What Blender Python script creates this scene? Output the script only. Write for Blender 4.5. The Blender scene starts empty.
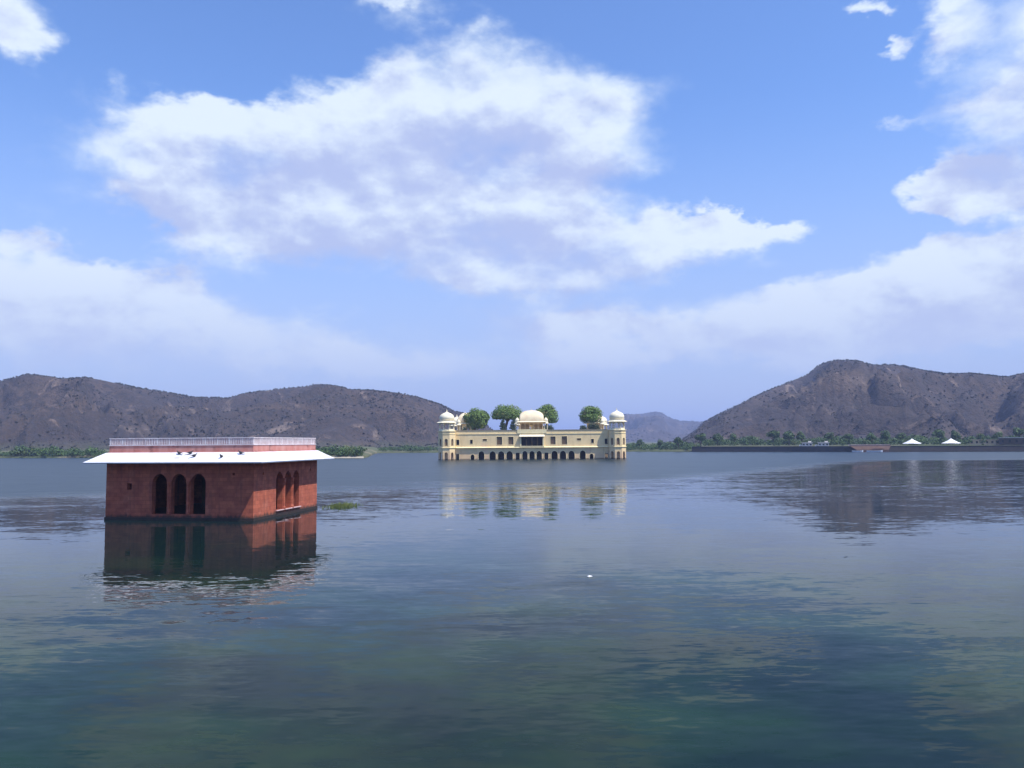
import bpy, bmesh, math, random
from mathutils import Vector, Matrix, noise as mnoise
from mathutils.geometry import tessellate_polygon

R = math.radians
C = bpy.context.scene.collection
SC = bpy.context.scene
random.seed(7)

# ------------------------------------------------------------------ camera
EYE = 5.8
cam_d = bpy.data.cameras.new('camera'); cam = bpy.data.objects.new('camera', cam_d); C.objects.link(cam)
PITCH, ROLL = math.atan(59/820), R(0.4)
fw = Vector((0, math.cos(PITCH), math.sin(PITCH)))
u0 = Vector((0, -math.sin(PITCH), math.cos(PITCH))); r0 = Vector((1, 0, 0))
up = u0*math.cos(ROLL) + r0*math.sin(ROLL); rt = r0*math.cos(ROLL) - u0*math.sin(ROLL)
m3 = Matrix((rt, up, -fw)).transposed()
cam.matrix_world = Matrix.Translation((0, 0, EYE)) @ m3.to_4x4()
cam_d.sensor_width = 36; cam_d.lens = 36*820/1024
cam_d.clip_start = 0.1; cam_d.clip_end = 60000
SC.camera = cam

# ------------------------------------------------------------------ exposure
SC.view_settings.view_transform = 'Standard'; SC.view_settings.look = 'None'
SC.view_settings.gamma = 1; SC.view_settings.use_curve_mapping = False
SC.view_settings.exposure = 0.2
SC.render.film_transparent = False
try:
    SC.cycles.use_denoising = True
    SC.cycles.max_bounces = 8
    SC.cycles.volume_bounces = 0
    SC.cycles.sample_clamp_indirect = 6
except Exception: pass

# ------------------------------------------------------------------ sun
SUN = Vector((0.93, -0.51, 1.86)).normalized()
sun_el = math.asin(SUN.z); sun_az = math.atan2(SUN.x, SUN.y)     # azimuth clockwise from +Y
sd = bpy.data.lights.new('sun', 'SUN'); sd.energy = 5.0; sd.angle = R(0.5); sd.color = (1.0, 0.95, 0.87)
so = bpy.data.objects.new('sun', sd); C.objects.link(so)
so.rotation_euler = SUN.to_track_quat('Z', 'Y').to_euler()
so.location = (40, -40, 120)

# ------------------------------------------------------------------ sky
W = bpy.data.worlds.new("World"); SC.world = W; W.use_nodes = True
nt = W.node_tree; nt.nodes.clear()
class NB:
    def __init__(s, nt): s.nt = nt
    def n(s, t, **k):
        x = s.nt.nodes.new(t)
        for a, b in k.items(): setattr(x, a, b)
        return x
    def put(s, sock, v):
        if hasattr(v, 'is_linked') or hasattr(v, 'links'): s.nt.links.new(v, sock)
        elif isinstance(v, (int, float)) and getattr(sock, 'type', '') in ('RGBA',): sock.default_value = (v, v, v, 1)
        elif isinstance(v, (tuple, list)) and sock.type == 'RGBA' and len(v) == 3: sock.default_value = (*v, 1)
        else: sock.default_value = v
    def m(s, op, a, b=None, c=None, clamp=False):
        x = s.n('ShaderNodeMath', operation=op, use_clamp=clamp)
        s.put(x.inputs[0], a)
        if b is not None: s.put(x.inputs[1], b)
        if c is not None: s.put(x.inputs[2], c)
        return x.outputs[0]
    def v(s, op, a, b=None, c=None):
        x = s.n('ShaderNodeVectorMath', operation=op)
        s.put(x.inputs[0], a)
        if b is not None: s.put(x.inputs[1], b)
        if c is not None: s.put(x.inputs[2], c)
        return x.outputs['Value'] if op in ('DOT_PRODUCT', 'LENGTH') else x.outputs[0]
    def sm(s, v, a, b, to0=0.0, to1=1.0):
        x = s.n('ShaderNodeMapRange', interpolation_type='SMOOTHSTEP')
        s.put(x.inputs['Value'], v); s.put(x.inputs['From Min'], a); s.put(x.inputs['From Max'], b)
        s.put(x.inputs['To Min'], to0); s.put(x.inputs['To Max'], to1)
        return x.outputs[0]
    def mix(s, f, a, b, mode='MIX'):
        x = s.n('ShaderNodeMix', data_type='RGBA', blend_type=mode)
        s.put(x.inputs[0], f); s.put(x.inputs[6], a); s.put(x.inputs[7], b)
        return x.outputs[2]
    def noise(s, vec, scale, detail=4, rough=0.5, col=False, dist=0.0, lac=2.0):
        x = s.n('ShaderNodeTexNoise')
        if vec is not None: s.put(x.inputs['Vector'], vec)
        x.inputs['Scale'].default_value = scale; x.inputs['Detail'].default_value = detail
        x.inputs['Roughness'].default_value = rough; x.inputs['Distortion'].default_value = dist
        x.inputs['Lacunarity'].default_value = lac
        return x.outputs['Color'] if col else x.outputs['Fac']
    def xyz(s, x=0., y=0., z=0.):
        c = s.n('ShaderNodeCombineXYZ'); s.put(c.inputs[0], x); s.put(c.inputs[1], y); s.put(c.inputs[2], z)
        return c.outputs[0]
    def sep(s, v):
        c = s.n('ShaderNodeSeparateXYZ'); s.put(c.inputs[0], v); return c.outputs

nb = NB(nt)
DEG = 180/math.pi
dirv = nb.n('ShaderNodeTexCoord').outputs['Generated']
dx, dy, dz = nb.sep(dirv)
az = nb.m('MULTIPLY', nb.m('ARCTAN2', dx, dy), DEG)
el = nb.m('MULTIPLY', nb.m('ARCSINE', dz), DEG)
squash = nb.v('MULTIPLY', dirv, (1, 1, 1.7))
# (azimuth, elevation, half width, half height, weight) of the banks of cumulus, degrees on the sky
CLOUDS = [(-4.8,24.8,6.6,2.7,1),(-1.5,22.3,9.5,2.4,.6),(-8.5,12.6,11.5,1.5,.55),(1.5,14.2,7,1.6,.5),(-17.5,19.7,8.6,1.9,1),(-25.2,18.6,3.6,1.2,.75),(4.5,22.0,5.0,3.1,1),(-12.67,17.75,11.5,3.0,1),
 (-2.18,19.3,8.6,3.2,1),(-9.22,14.8,10.0,1.6,.7),(-18.8,15.4,5.8,1.8,.62),(7.0,14.9,6.6,1.4,1),(15.4,14.7,4.4,.9,1),
 (9.05,12.5,8.6,1.2,.75),(-2.2,11.2,5.0,1.0,.95),(2.73,10.5,5.6,1.3,.6),(-32.6,24.6,2.4,1.7,1),(-30.9,23.5,1.1,.8,.6),
 (-31.9,11.8,2.8,.75,.8),(-25.7,10.2,4.2,1.4,.95),(-29.6,8.3,8.6,1.8,.75),(-19.3,7.7,8.0,1.5,.65),(-13.6,6.8,4.0,1.2,.45),
 (-25.6,5.6,15,1.6,.5),(28.7,24.2,2.1,2.3,.95),(34,23.4,3.0,3.4,.85),(31.8,18.9,3.6,1.6,1.05),(28.9,15.4,3.2,1.0,.95),
 (32.6,15.2,3.6,1.6,.9),(24.8,18.95,2.2,.5,.6),(29.8,11.2,4.9,1.1,.95),(27.8,9.4,8.0,1.4,.8),(22.6,7.8,8.0,1.4,.6),
 (28.2,6.1,11,1.7,.55),(9.6,7.4,8.6,1.0,.45),(24.2,26.6,1.3,.6,.8),(25.1,24.5,.9,.7,.65),(-26.4,16,.9,.5,.6),
 (-7.9,29.2,2.1,.5,.6),(40,10.7,7.5,4.2,.8),(-40.5,13.3,7.5,4.0,.8),(3.4,5.0,21,1.1,.3),(4.5,8.0,8.5,1.2,.62),(15.5,6.0,9,1.1,.6),(-8,5.6,8,1.0,.5),(20,9.6,5,.7,.45),(-50,28,9,5,.8),(52,30,12,5,.8)]
warp = nb.noise(squash, 7, 5, 0.6, col=True)
warp2 = nb.noise(squash, 26, 5, 0.62, col=True)
P0 = nb.xyz(az, el, 0)
P0 = nb.v('MULTIPLY_ADD', nb.v('SUBTRACT', warp, (.5, .5, .5)), (9, 5.5, 0), P0)
P0 = nb.v('MULTIPLY_ADD', nb.v('SUBTRACT', warp2, (.5, .5, .5)), (2.4, 2.0, 0), P0)
def field(P):
    acc = 0.0
    for a, e, ra, re_, w in CLOUDS:
        q = nb.v('MULTIPLY_ADD', P, (1/ra, 1/re_, 0), (-a/ra, -e/re_, 0))
        d = nb.v('DOT_PRODUCT', q, q)
        g = nb.m('POWER', 0.45, nb.m('MULTIPLY', d, d) if False else d)
        acc = nb.m('MULTIPLY_ADD', g, float(w), acc)
    return acc
F0 = nb.m('MINIMUM', field(P0), 1.05)
F1 = nb.m('MINIMUM', field(nb.v('ADD', P0, (1.2, 3.0, 0))), 1.3)
off = nb.v('ADD', squash, (0.012, -0.004, 0.042))
fb = nb.noise(squash, 9, 7, 0.54); fbs = nb.noise(off, 9, 7, 0.54)
fine = nb.noise(squash, 30, 6, 0.62); fines = nb.noise(nb.v('ADD', squash, (.006, -.002, .014)), 30, 6, .62)
D0 = nb.m('ADD', F0, nb.m('MULTIPLY', nb.m('SUBTRACT', fb, .5), 1.25))
D0 = nb.m('ADD', D0, nb.m('MULTIPLY', nb.m('SUBTRACT', fine, .5), 0.26))
soft = nb.noise(nb.v('ADD', squash, (3, 1, 2)), 5, 3, .5)
dens = nb.sm(D0, nb.sm(soft, .35, .65, .36, .22), nb.sm(soft, .35, .65, .72, 1.35))
dens = nb.m('MULTIPLY', dens, nb.sm(el, 1.0, 8.0, 0.4, 1.0))
# light from the upper right: relief of the billows plus how much cloud stands toward the sun
rel = nb.m('ADD', nb.m('MULTIPLY', nb.m('SUBTRACT', fb, fbs), 3.4), nb.m('MULTIPLY', nb.m('SUBTRACT', fine, fines), .9))
litf = nb.m('SUBTRACT', nb.m('ADD', rel, 1.2), nb.m('MULTIPLY', F1, .80))
thick = nb.m('SUBTRACT', 1.0, nb.sm(litf, -.3, 1.15))
sky = nb.n('ShaderNodeTexSky', sky_type='NISHITA'); sky.sun_disc = False
sky.sun_elevation = sun_el; sky.sun_rotation = sun_az; sky.air_density = 1.0; sky.dust_density = 0.6; sky.ozone_density = 2.5
skyc = nb.mix(1.0, sky.outputs[0], (1.65, 2.0, 2.65), 'MULTIPLY')
lit = (9.9, 11.2, 12.7); shd = (5.9, 6.9, 10.5)
cc = nb.mix(thick, lit, shd)
cc = nb.mix(nb.sm(el, 2.5, 14.5, 0.85, 0.0), cc, (6.5, 7.6, 10.8))
# a veil of pale lavender dust above the horizon
veil = nb.sm(el, -1.0, 24.0, 0.97, 0.0)
skyc = nb.mix(veil, skyc, (5.4, 6.5, 10.0))
col = nb.mix(nb.m('MULTIPLY', dens, 0.95), skyc, cc)
bg = nb.n('ShaderNodeBackground'); nb.put(bg.inputs[0], col); bg.inputs[1].default_value = 0.075
wo = nb.n('ShaderNodeOutputWorld'); nt.links.new(bg.outputs[0], wo.inputs[0])
W.cycles.sampling_method = 'MANUAL'; W.cycles.sample_map_resolution = 512

# ------------------------------------------------------------------ materials
def pmat(name, base, base2=None, scale=1.0, rough=0.85, detail=5, stretch=(1,1,1), bump=0.0, bscale=None, third=None, tscale=None, tlo=.55, thi=.7, lo=.3, hi=.7, post=None):
    m = bpy.data.materials.new(name); m.use_nodes = True
    b = NB(m.node_tree); p = m.node_tree.nodes['Principled BSDF']
    tc = b.n('ShaderNodeTexCoord').outputs['Object']
    tv = b.v('MULTIPLY', tc, stretch)
    c = base
    if base2 is not None:
        c = b.mix(b.sm(b.noise(tv, scale, detail, .6), lo, hi), base, base2)
    if third is not None:
        c = b.mix(b.sm(b.noise(tc, tscale or scale*.3, 5, .6), tlo, thi), c, third)
    if post: c = post(b, tc, c)
    b.put(p.inputs['Base Color'], c)
    p.inputs['Roughness'].default_value = rough
    if bump:
        bp = b.n('ShaderNodeBump'); bp.inputs['Strength'].default_value = 1.0; bp.inputs['Distance'].default_value = bump
        b.put(bp.inputs['Height'], b.noise(tc, bscale or scale*3, 6, .6)); m.node_tree.links.new(bp.outputs[0], p.inputs['Normal'])
    return m

def stone_post(b, tc, c):
    # horizontal courses and a damp, algae-stained foot: real dirt with its own shape
    w = b.sep(tc)
    br = b.n('ShaderNodeTexBrick'); br.offset = .5
    # brick pattern on a vertical wall: run along x+y, height z
    b.put(br.inputs['Vector'], b.xyz(b.m('ADD', w[0], w[1]), w[2], 0))
    br.inputs['Scale'].default_value = 1; br.inputs['Brick Width'].default_value = .62; br.inputs['Row Height'].default_value = .3
    br.inputs['Mortar Size'].default_value = .012
    br.inputs['Color1'].default_value = (1, 1, 1, 1); br.inputs['Color2'].default_value = (.74, .72, .74, 1); br.inputs['Mortar'].default_value = (.62, .55, .55, 1)
    c = b.mix(1.0, c, br.outputs['Color'], 'MULTIPLY')
    streak = b.sm(b.noise(b.v('MULTIPLY', tc, (2.2, 2.2, .25)), 1.2, 4, .6), .5, .75)
    c = b.mix(b.m('MULTIPLY', streak, .45), c, (.10, .04, .035))
    wet = b.m('SUBTRACT', 1.0, b.sm(b.m('ADD', w[2], b.m('MULTIPLY', b.noise(b.v('MULTIPLY', tc, (1.6, 1.6, .5)), 1.6, 6, .7), -.9)), -.28, .06))
    return b.mix(b.m('MULTIPLY', wet, .85), c, (.035, .03, .022))
M = {}
M['red'] = pmat('red_sandstone', (.56, .15, .074), (.38, .09, .05), 1.3, .85, bump=.02, bscale=9, third=(.56, .17, .095), tscale=.7, post=stone_post)
M['shade_plaster'] = pmat('shade_toned_plaster', (.10, .07, .05), (.06, .045, .035), 1)  # plaster darkened so the shade of unlit interiors sits in its colour
M['plinth'] = pmat('wet_plinth_stone', (.05, .03, .022), (.025, .018, .014), 2.5, .6, bump=.02)
M['white'] = pmat('whitewashed_slab', (.74, .75, .79), (.64, .65, .70), .9, .7, stretch=(1, 1, 1), third=(.50, .46, .44), tscale=1.1, tlo=.52, thi=.75)
M['parapet'] = pmat('pink_limewash', (.52, .19, .15), (.60, .30, .25), 1.4, .85, third=(.30, .12, .10), tscale=1.1, stretch=(1, 1, .3))
M['lattice'] = pmat('pale_lattice', (.72, .54, .53), (.60, .38, .37), 2.0, .8, stretch=(2, 2, .3))
M['rail'] = pmat('white_lime_trim', (.78, .72, .72), (.62, .52, .52), 2.5, .75)
M['dark'] = pmat('dark_opening', (.02, .018, .018), rough=.9)

def cream_post(b, tc, c):
    w = b.sep(tc)
    streak = b.sm(b.noise(b.v('MULTIPLY', tc, (.9, .9, .12)), 1.0, 4, .6), .52, .78)
    c = b.mix(b.m('MULTIPLY', streak, .42), c, (.36, .25, .14))
    low = b.m('SUBTRACT', 1.0, b.sm(b.m('ADD', w[2], b.m('MULTIPLY', b.noise(tc, .35, 4), 2.2)), 2.2, 5.2))
    c = b.mix(b.m('MULTIPLY', low, .36), c, (.56, .30, .20))
    wet = b.m('SUBTRACT', 1.0, b.sm(w[2], .15, .55))
    return b.mix(b.m('MULTIPLY', wet, .75), c, (.10, .075, .05))
M['cream'] = pmat('cream_plaster', (.90, .70, .37), (.78, .59, .31), .35, .85, third=(.80, .57, .34), tscale=.16, post=cream_post)
M['cream2'] = pmat('pale_yellow_trim', (.88, .76, .44), (.80, .66, .36), .8, .8)
M['dome'] = pmat('ivory_dome_plaster', (.86, .79, .58), (.78, .69, .48), 1.1, .7)
M['bangla'] = pmat('buff_roof_plaster', (.85, .73, .48), (.78, .60, .38), .7, .75)
M['jali'] = pmat('brown_jali_screen', (.24, .16, .08), (.17, .11, .06), 3.0, .85)
M['terrace'] = pmat('terrace_floor', (.35, .28, .2), (.22, .2, .12), .3, .9)
M['bark'] = pmat('bark', (.07, .05, .035), (.12, .09, .07), 3, .95)
def leafmat(name, a, b_, t=None, sc=.6):
    m = pmat(name, a, b_, sc, .75, third=t, tscale=sc*.45)
    return m
M['leaf'] = leafmat('garden_foliage', (.07, .135, .02), (.14, .22, .035), (.21, .18, .05))
M['leaf2'] = leafmat('hedge_foliage', (.025, .05, .022), (.045, .075, .03))
M['leaf_shore'] = leafmat('shore_foliage', (.022, .055, .012), (.07, .13, .026), (.13, .15, .04), .12)
M['scrub'] = leafmat('dry_scrub', (.032, .028, .022), (.046, .038, .026), (.030, .036, .018), .05)
M['reed'] = leafmat('reed_green', (.10, .16, .035), (.17, .2, .06), None, 2)

def hill_mat():
    m = bpy.data.materials.new('dry_rocky_hillside'); m.use_nodes = True
    b = NB(m.node_tree); p = m.node_tree.nodes['Principled BSDF']; p.inputs['Roughness'].default_value = .95
    tc = b.n('ShaderNodeTexCoord').outputs['Object']
    geo = b.n('ShaderNodeNewGeometry')
    a = b.noise(tc, .012, 8, .65); s = b.noise(tc, .11, 6, .7); t = b.noise(tc, .035, 6, .62, dist=1.2)
    c = b.mix(b.sm(a, .35, .65), (.043, .030, .026), (.080, .054, .040))
    c = b.mix(b.sm(s, .45, .62), c, (.034, .027, .026))
    c = b.mix(b.m('MULTIPLY', b.sm(t, .585, .72), .8), c, (.23, .165, .125))
    c = b.mix(b.m('MULTIPLY', b.sm(b.noise(tc, .0055, 5, .6), .5, .62), .55), c, (.034, .028, .034))  # broad dark patches put shading of the slopes into the colour
    c = b.mix(b.m('MULTIPLY', b.sm(b.noise(b.v('ADD', tc, (300, 0, 0)), .009, 7, .7), .56, .70), .6), c, (.19, .14, .11))
    st = b.noise(b.v('MULTIPLY', tc, (.030, .010, .014)), 1.0, 7, .68, dist=.8)
    c = b.mix(b.m('MULTIPLY', b.sm(st, .60, .68), .7), c, (.24, .18, .14))
    c = b.mix(b.m('MULTIPLY', b.sm(b.noise(tc, .3, 4, .7), .52, .62), .6), c, (.026, .022, .022))
    z = b.sep(tc)[2]
    c = b.mix(b.m('MULTIPLY', b.sm(b.m('ADD', z, b.m('MULTIPLY', a, 14.)), 18., 9.), .5), c, (.075, .09, .04))
    b.put(p.inputs['Base Color'], c)
    bp = b.n('ShaderNodeBump'); bp.inputs['Distance'].default_value = 5.0; b.put(bp.inputs['Height'], b.m('ADD', s, t)); m.node_tree.links.new(bp.outputs[0], p.inputs['Normal'])
    return m
M['hill'] = hill_mat()
M['ground'] = pmat('dry_grass_ground', (.09, .09, .04), (.06, .08, .025), .03, .95, third=(.22, .18, .11), tscale=.02)
M['wallstone'] = pmat('dark_embankment_stone', (.035, .03, .03), (.055, .045, .04), .5, .9, third=(.06, .05, .045), tscale=.05)
M['canvas'] = pmat('white_canvas', (.85, .85, .86), (.78, .79, .82), 1, .6)
M['ochre'] = pmat('ochre_wall', (.6, .44, .27), (.48, .34, .22), .6, .9)
M['pale'] = pmat('pale_render', (.78, .72, .66), (.62, .56, .52), .6, .9)
M['rust'] = pmat('reddish_stone_ramp', (.17, .10, .07), (.13, .075, .055), .5, .9)
M['pinkcap'] = pmat('pinkish_coping', (.6, .42, .36), (.5, .35, .3), .8, .85)
M['metal'] = pmat('grey_metal', (.3, .3, .3), rough=.5)
M['boat'] = pmat('white_boat_hull', (.75, .77, .8), (.6, .62, .66), 2, .5)
M['boatdark'] = pmat('boat_interior', (.08, .06, .05), rough=.8)
M['bird'] = pmat('bird_plumage', (.03, .03, .035), (.06, .055, .06), 12, .7)
M['road'] = pmat('promenade_paving', (.3, .26, .22), (.24, .21, .18), 1.5, .9)
M['sand'] = pmat('pale_sand', (.42, .36, .28), (.3, .27, .2), .3, .95)

# ------------------------------------------------------------------ mesh helpers
class MB:
    def __init__(s): s.v = []; s.f = []; s.smooth = False
    def box(s, x0, x1, y0, y1, z0, z1):
        n = len(s.v)
        s.v += [(x0,y0,z0),(x1,y0,z0),(x1,y1,z0),(x0,y1,z0),(x0,y0,z1),(x1,y0,z1),(x1,y1,z1),(x0,y1,z1)]
        s.f += [tuple(n+i for i in q) for q in ((3,2,1,0),(4,5,6,7),(0,1,5,4),(1,2,6,5),(2,3,7,6),(3,0,4,7))]
        return s
    def ring_solid(s, rings, cap=True, close=True):
        n = len(s.v); k = len(rings[0])
        for r in rings: s.v += [tuple(p) for p in r]
        for i in range(len(rings)-1):
            for j in range(k if close else k-1):
                a = n+i*k+j; b = n+i*k+(j+1) % k
                s.f.append((a, b, b+k, a+k))
        if cap:
            s.f.append(tuple(n+j for j in reversed(range(k)))); s.f.append(tuple(n+(len(rings)-1)*k+j for j in range(k)))
        return s
    def lathe(s, prof, seg=24, cx=0, cy=0, ph=0, cap=True):
        return s.ring_solid([[(cx+r*math.cos(ph+2*math.pi*j/seg), cy+r*math.sin(ph+2*math.pi*j/seg), z) for j in range(seg)] for r, z in prof], cap)
    def tube(s, p, q, r1, r2, seg=6):
        p, q = Vector(p), Vector(q); d = (q-p).normalized()
        a = d.orthogonal().normalized(); b = d.cross(a)
        return s.ring_solid([[tuple(c+(a*math.cos(t)+b*math.sin(t))*r) for t in [2*math.pi*j/seg for j in range(seg)]] for c, r in ((p, r1), (q, r2))])
    def panel(s, o, ux, th, x0, x1, z0, z1, holes=()):
        """a wall in the plane through o along the unit ux, thickness th behind it, with real openings"""
        o = Vector(o); ux = Vector(ux).normalized(); nx = Vector((-ux.y, ux.x, 0))    # points to the inside
        loops = [[(x0,z0),(x1,z0),(x1,z1),(x0,z1)]] + [list(h) for h in holes]
        tris = tessellate_polygon([[Vector((a, b, 0)) for a, b in l] for l in loops])
        flat = [p for l in loops for p in l]; n = len(s.v); N = len(flat)
        for dpt in (0, th):
            for a, b in flat:
                q = o + ux*a + nx*dpt; s.v.append((q.x, q.y, q.z+b))
        for t in tris:
            a, b, c = [flat[i] for i in t]
            cr = (b[0]-a[0])*(c[1]-a[1]) - (b[1]-a[1])*(c[0]-a[0])
            t = tuple(t) if cr > 0 else tuple(reversed(t))
            s.f.append(tuple(n+i for i in t)); s.f.append(tuple(n+N+i for i in reversed(t)))
        k = 0
        for l in loops:
            L = len(l)
            for j in range(L):
                a, b = k+j, k+(j+1) % L
                s.f.append((n+a, n+N+a, n+N+b, n+b))
            k += L
        return s
    def build(s, name, mat, parent=None, smooth=False, loc=None):
        me = bpy.data.meshes.new(name); me.from_pydata(s.v, [], s.f); me.update()
        bm = bmesh.new(); bm.from_mesh(me); bmesh.ops.recalc_face_normals(bm, faces=bm.faces) if len(bm.faces) < 20000 else None
        bm.to_mesh(me); bm.free()
        if smooth:
            for p in me.polygons: p.use_smooth = True
        me.materials.append(M[mat] if isinstance(mat, str) else mat)
        o = bpy.data.objects.new(name, me); C.objects.link(o)
        if parent: o.parent = parent
        if loc: o.location = loc
        return o
def tag(o, label=None, cat=None, group=None, kind=None):
    if label: o['label'] = label
    if cat: o['category'] = cat
    if group: o['group'] = group
    if kind: o['kind'] = kind
    return o
def empty(name, loc=(0,0,0), rz=0, **k):
    o = bpy.data.objects.new(name, None); C.objects.link(o); o.location = loc; o.rotation_euler = (0, 0, rz); o.empty_display_size = .2
    return tag(o, **k)
def kids(o): return [c for c in C.objects if c.parent == o]
def copy_tree(o, parent=None):
    c = o.copy(); C.objects.link(c)
    if parent is not None: c.parent = parent
    for ch in kids(o): copy_tree(ch, c)
    return c
def rect(x0, x1, z0, z1): return [(x0,z0),(x1,z0),(x1,z1),(x0,z1)]
def arch(cx, w, z0, zt, n=9, point=.08, lobes=0):
    """arched opening, slightly pointed"""
    h = w/2; zs = zt - h*(1+point); pts = [(cx-h, z0), (cx+h, z0)]
    for i in range(n+1):
        t = math.pi*i/n
        r = h*(1 - (0.10*abs(math.sin(lobes*t)) if lobes else 0))
        pts.append((cx + r*math.cos(t), zs + r*math.sin(t)*(1+point*math.sin(t)**4)))
    return pts
def arch_trim(mb, o, ux, cx, w, z0, zt, t=.15, proud=.06, n=10, point=.08):
    """raised surround following an arched opening"""
    o = Vector(o); ux = Vector(ux).normalized(); nx = Vector((-ux.y, ux.x, 0))
    def prof(off):
        h = w/2+off; zs = zt - (w/2)*(1+point); p = [(cx+h, z0)]
        for i in range(n+1):
            a = math.pi*i/n; p.append((cx+h*math.cos(a), zs+h*math.sin(a)*(1+point*math.sin(a)**4)))
        p.append((cx-h, z0)); return p
    A, B = prof(0.0), prof(t); k = len(A); n0 = len(mb.v)
    for P_, d in ((A, .02), (B, .02), (B, -proud), (A, -proud)):
        for a, b in P_:
            q = o+ux*a+nx*d; mb.v.append((q.x, q.y, q.z+b))
    for i in range(k-1):
        for r in range(4):
            r2 = (r+1) % 4
            mb.f.append((n0+r*k+i, n0+r*k+i+1, n0+r2*k+i+1, n0+r2*k+i))

# ------------------------------------------------------------------ setting: water, ground, hills
SH = [(-180,250),(-135,300),(-90,450),(-60,480),(-32,493),(-27,446),(-18,385),(-12.5,357),(-10.2,348),(-9.9,370),(-9.3,536),(-5,524),(8,514),
      (12.2,487),(23,455),(32,466),(60,500),(90,450),(135,300),(180,250)]
def lerp_tab(T, a):
    if a <= T[0][0]: return T[0][1]
    for (a0, b0), (a1, b1) in zip(T, T[1:]):
        if a <= a1: return b0+(b1-b0)*(a-a0)/(a1-a0)
    return T[-1][1]
def shore(a): return lerp_tab(SH, a)
def pol(a, r, z=0): return (r*math.sin(R(a)), r*math.cos(R(a)), z)
def fbm(x, y, z=0, o=5): return mnoise.fractal(Vector((x, y, z)), 0.9, 2.1, o)

def water_mat():
    m = bpy.data.materials.new('lake_water'); m.use_nodes = True
    b = NB(m.node_tree); p = m.node_tree.nodes['Principled BSDF']
    pos = b.n('ShaderNodeNewGeometry').outputs['Position']
    x, y, z = b.sep(pos)
    # wind patches: where the surface is ruffled and where it lies calm
    big = b.noise(b.v('MULTIPLY', pos, (.012, .035, 0)), 1.0, 4, .55)
    mid = b.noise(b.v('MULTIPLY', pos, (.05, .14, 0)), 1.0, 4, .6)
    yy = b.m('SUBTRACT', b.m('SUBTRACT', y, b.m('MULTIPLY', b.m('MINIMUM', x, 0.), .5)), b.m('MULTIPLY', b.m('MINIMUM', b.m('MAXIMUM', b.m('SUBTRACT', x, 17.), 0.), 85.), 1.4))
    yy = b.m('ADD', yy, b.m('MULTIPLY', b.m('SUBTRACT', big, .5), 30.))
    far = b.sm(b.m('ADD', yy, b.m('MULTIPLY', b.m('SUBTRACT', mid, .5), 34.)), 98., 132.)
    near = b.m('SUBTRACT', 1.0, b.sm(b.m('ADD', y, b.m('MULTIPLY', b.m('SUBTRACT', mid, .5), 14.)), 34., 44.))
    patch = b.sm(mid, .48, .68)
    amp = b.m('ADD', .012, b.m('MULTIPLY', far, .02))
    amp = b.m('ADD', amp, b.m('MULTIPLY', near, .020))
    amp = b.m('ADD', amp, b.m('MULTIPLY', patch, .012))
    amp = b.m('ADD', amp, b.sm(y, 64., 100., 0., .036))
    def slope(vec, scale, detail, rough):
        return b.v('SUBTRACT', b.noise(vec, scale, detail, rough, col=True), (.5, .5, .5))
    w1 = slope(b.v('MULTIPLY', pos, (.55, 1.9, 0)), 1.0, 3, .55)        # wavelets about half a metre
    w2 = slope(b.v('MULTIPLY', pos, (2.2, 6.5, 0)), 1.0, 2, .5)         # fine ripples
    w3 = slope(b.v('MULTIPLY', pos, (.10, .30, 0)), 1.0, 2, .5)         # long undulation
    sl = b.v('ADD', b.v('MULTIPLY', w1, (3.0, 3.0, 0)), b.v('MULTIPLY', w2, (2.2, 2.2, 0)))
    sl = b.v('ADD', sl, b.v('MULTIPLY', w3, (1.6, 1.6, 0)))
    am = b.xyz(b.m('MULTIPLY', amp, .6), amp, 0)
    nrm = b.v('NORMALIZE', b.v('ADD', b.v('MULTIPLY', sl, am), (0, 0, 1)))
    b.put(p.inputs['Normal'], nrm)
    weedy = b.m('MULTIPLY', b.sm(y, 62., 22., 0., 1.), b.sm(b.noise(b.v('MULTIPLY', pos, (.10, .16, 0)), 1.0, 4, .6), .38, .66))
    c = b.mix(weedy, (.006, .016, .017), (.013, .034, .020))
    b.put(p.inputs['Base Color'], c)
    p.inputs['IOR'].default_value = 1.333; b.put(p.inputs['Specular IOR Level'], b.m('ADD', b.sm(y, 16., 62., .055, .21), b.m('MULTIPLY', far, .32)))
    b.put(p.inputs['Roughness'], b.m('ADD', .025, b.m('MULTIPLY', far, .30)))
    return m
mb = MB(); mb.v = [(-9000,-9000,0),(9000,-9000,0),(9000,9000,0),(-9000,9000,0)]; mb.f = [(0,1,2,3)]
tag(mb.build('water', water_mat()), kind='structure')

# ground: one sheet from under the lake to the horizon
offs = [(-200,-4),(-12,-2.2),(-2,-.5),(.25,-.1),(.7,.55),(6,.9),(25,1.2),(80,2.),(200,3.),(500,4.),(1500,5.),(4000,5.),(8300,5.)]
azs = []; a = -180.
while a < 180: azs.append(a); a += .25 if -14 < a < -8 else (.5 if abs(a) < 60 else 3.)
mb = MB()
for d, h in offs:
    for a in azs:
        s = shore(a); hh = h
        if a > 12.3 and d > .5: hh = h + 2.1*min(1, (a-12.3)/1.2) if a < 120 else h
        if d > 5 and d < 1000: hh += .5*fbm(*(Vector(pol(a, s+d))*.03).xy)
        mb.v.append(pol(a, s+d, hh))
k = len(azs)
mb.v.append((0, 0, -4)); ctr = len(mb.v)-1
for i in range(len(offs)-1):
    for j in range(k):
        mb.f.append((i*k+j, i*k+(j+1) % k, (i+1)*k+(j+1) % k, (i+1)*k+j))
for j in range(k): mb.f.append((ctr, (j+1) % k, j))
tag(mb.build('ground', 'ground', smooth=True), kind='structure')
mb = MB().box(-220, 220, -60, 1.4, -3, 4.1)
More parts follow.
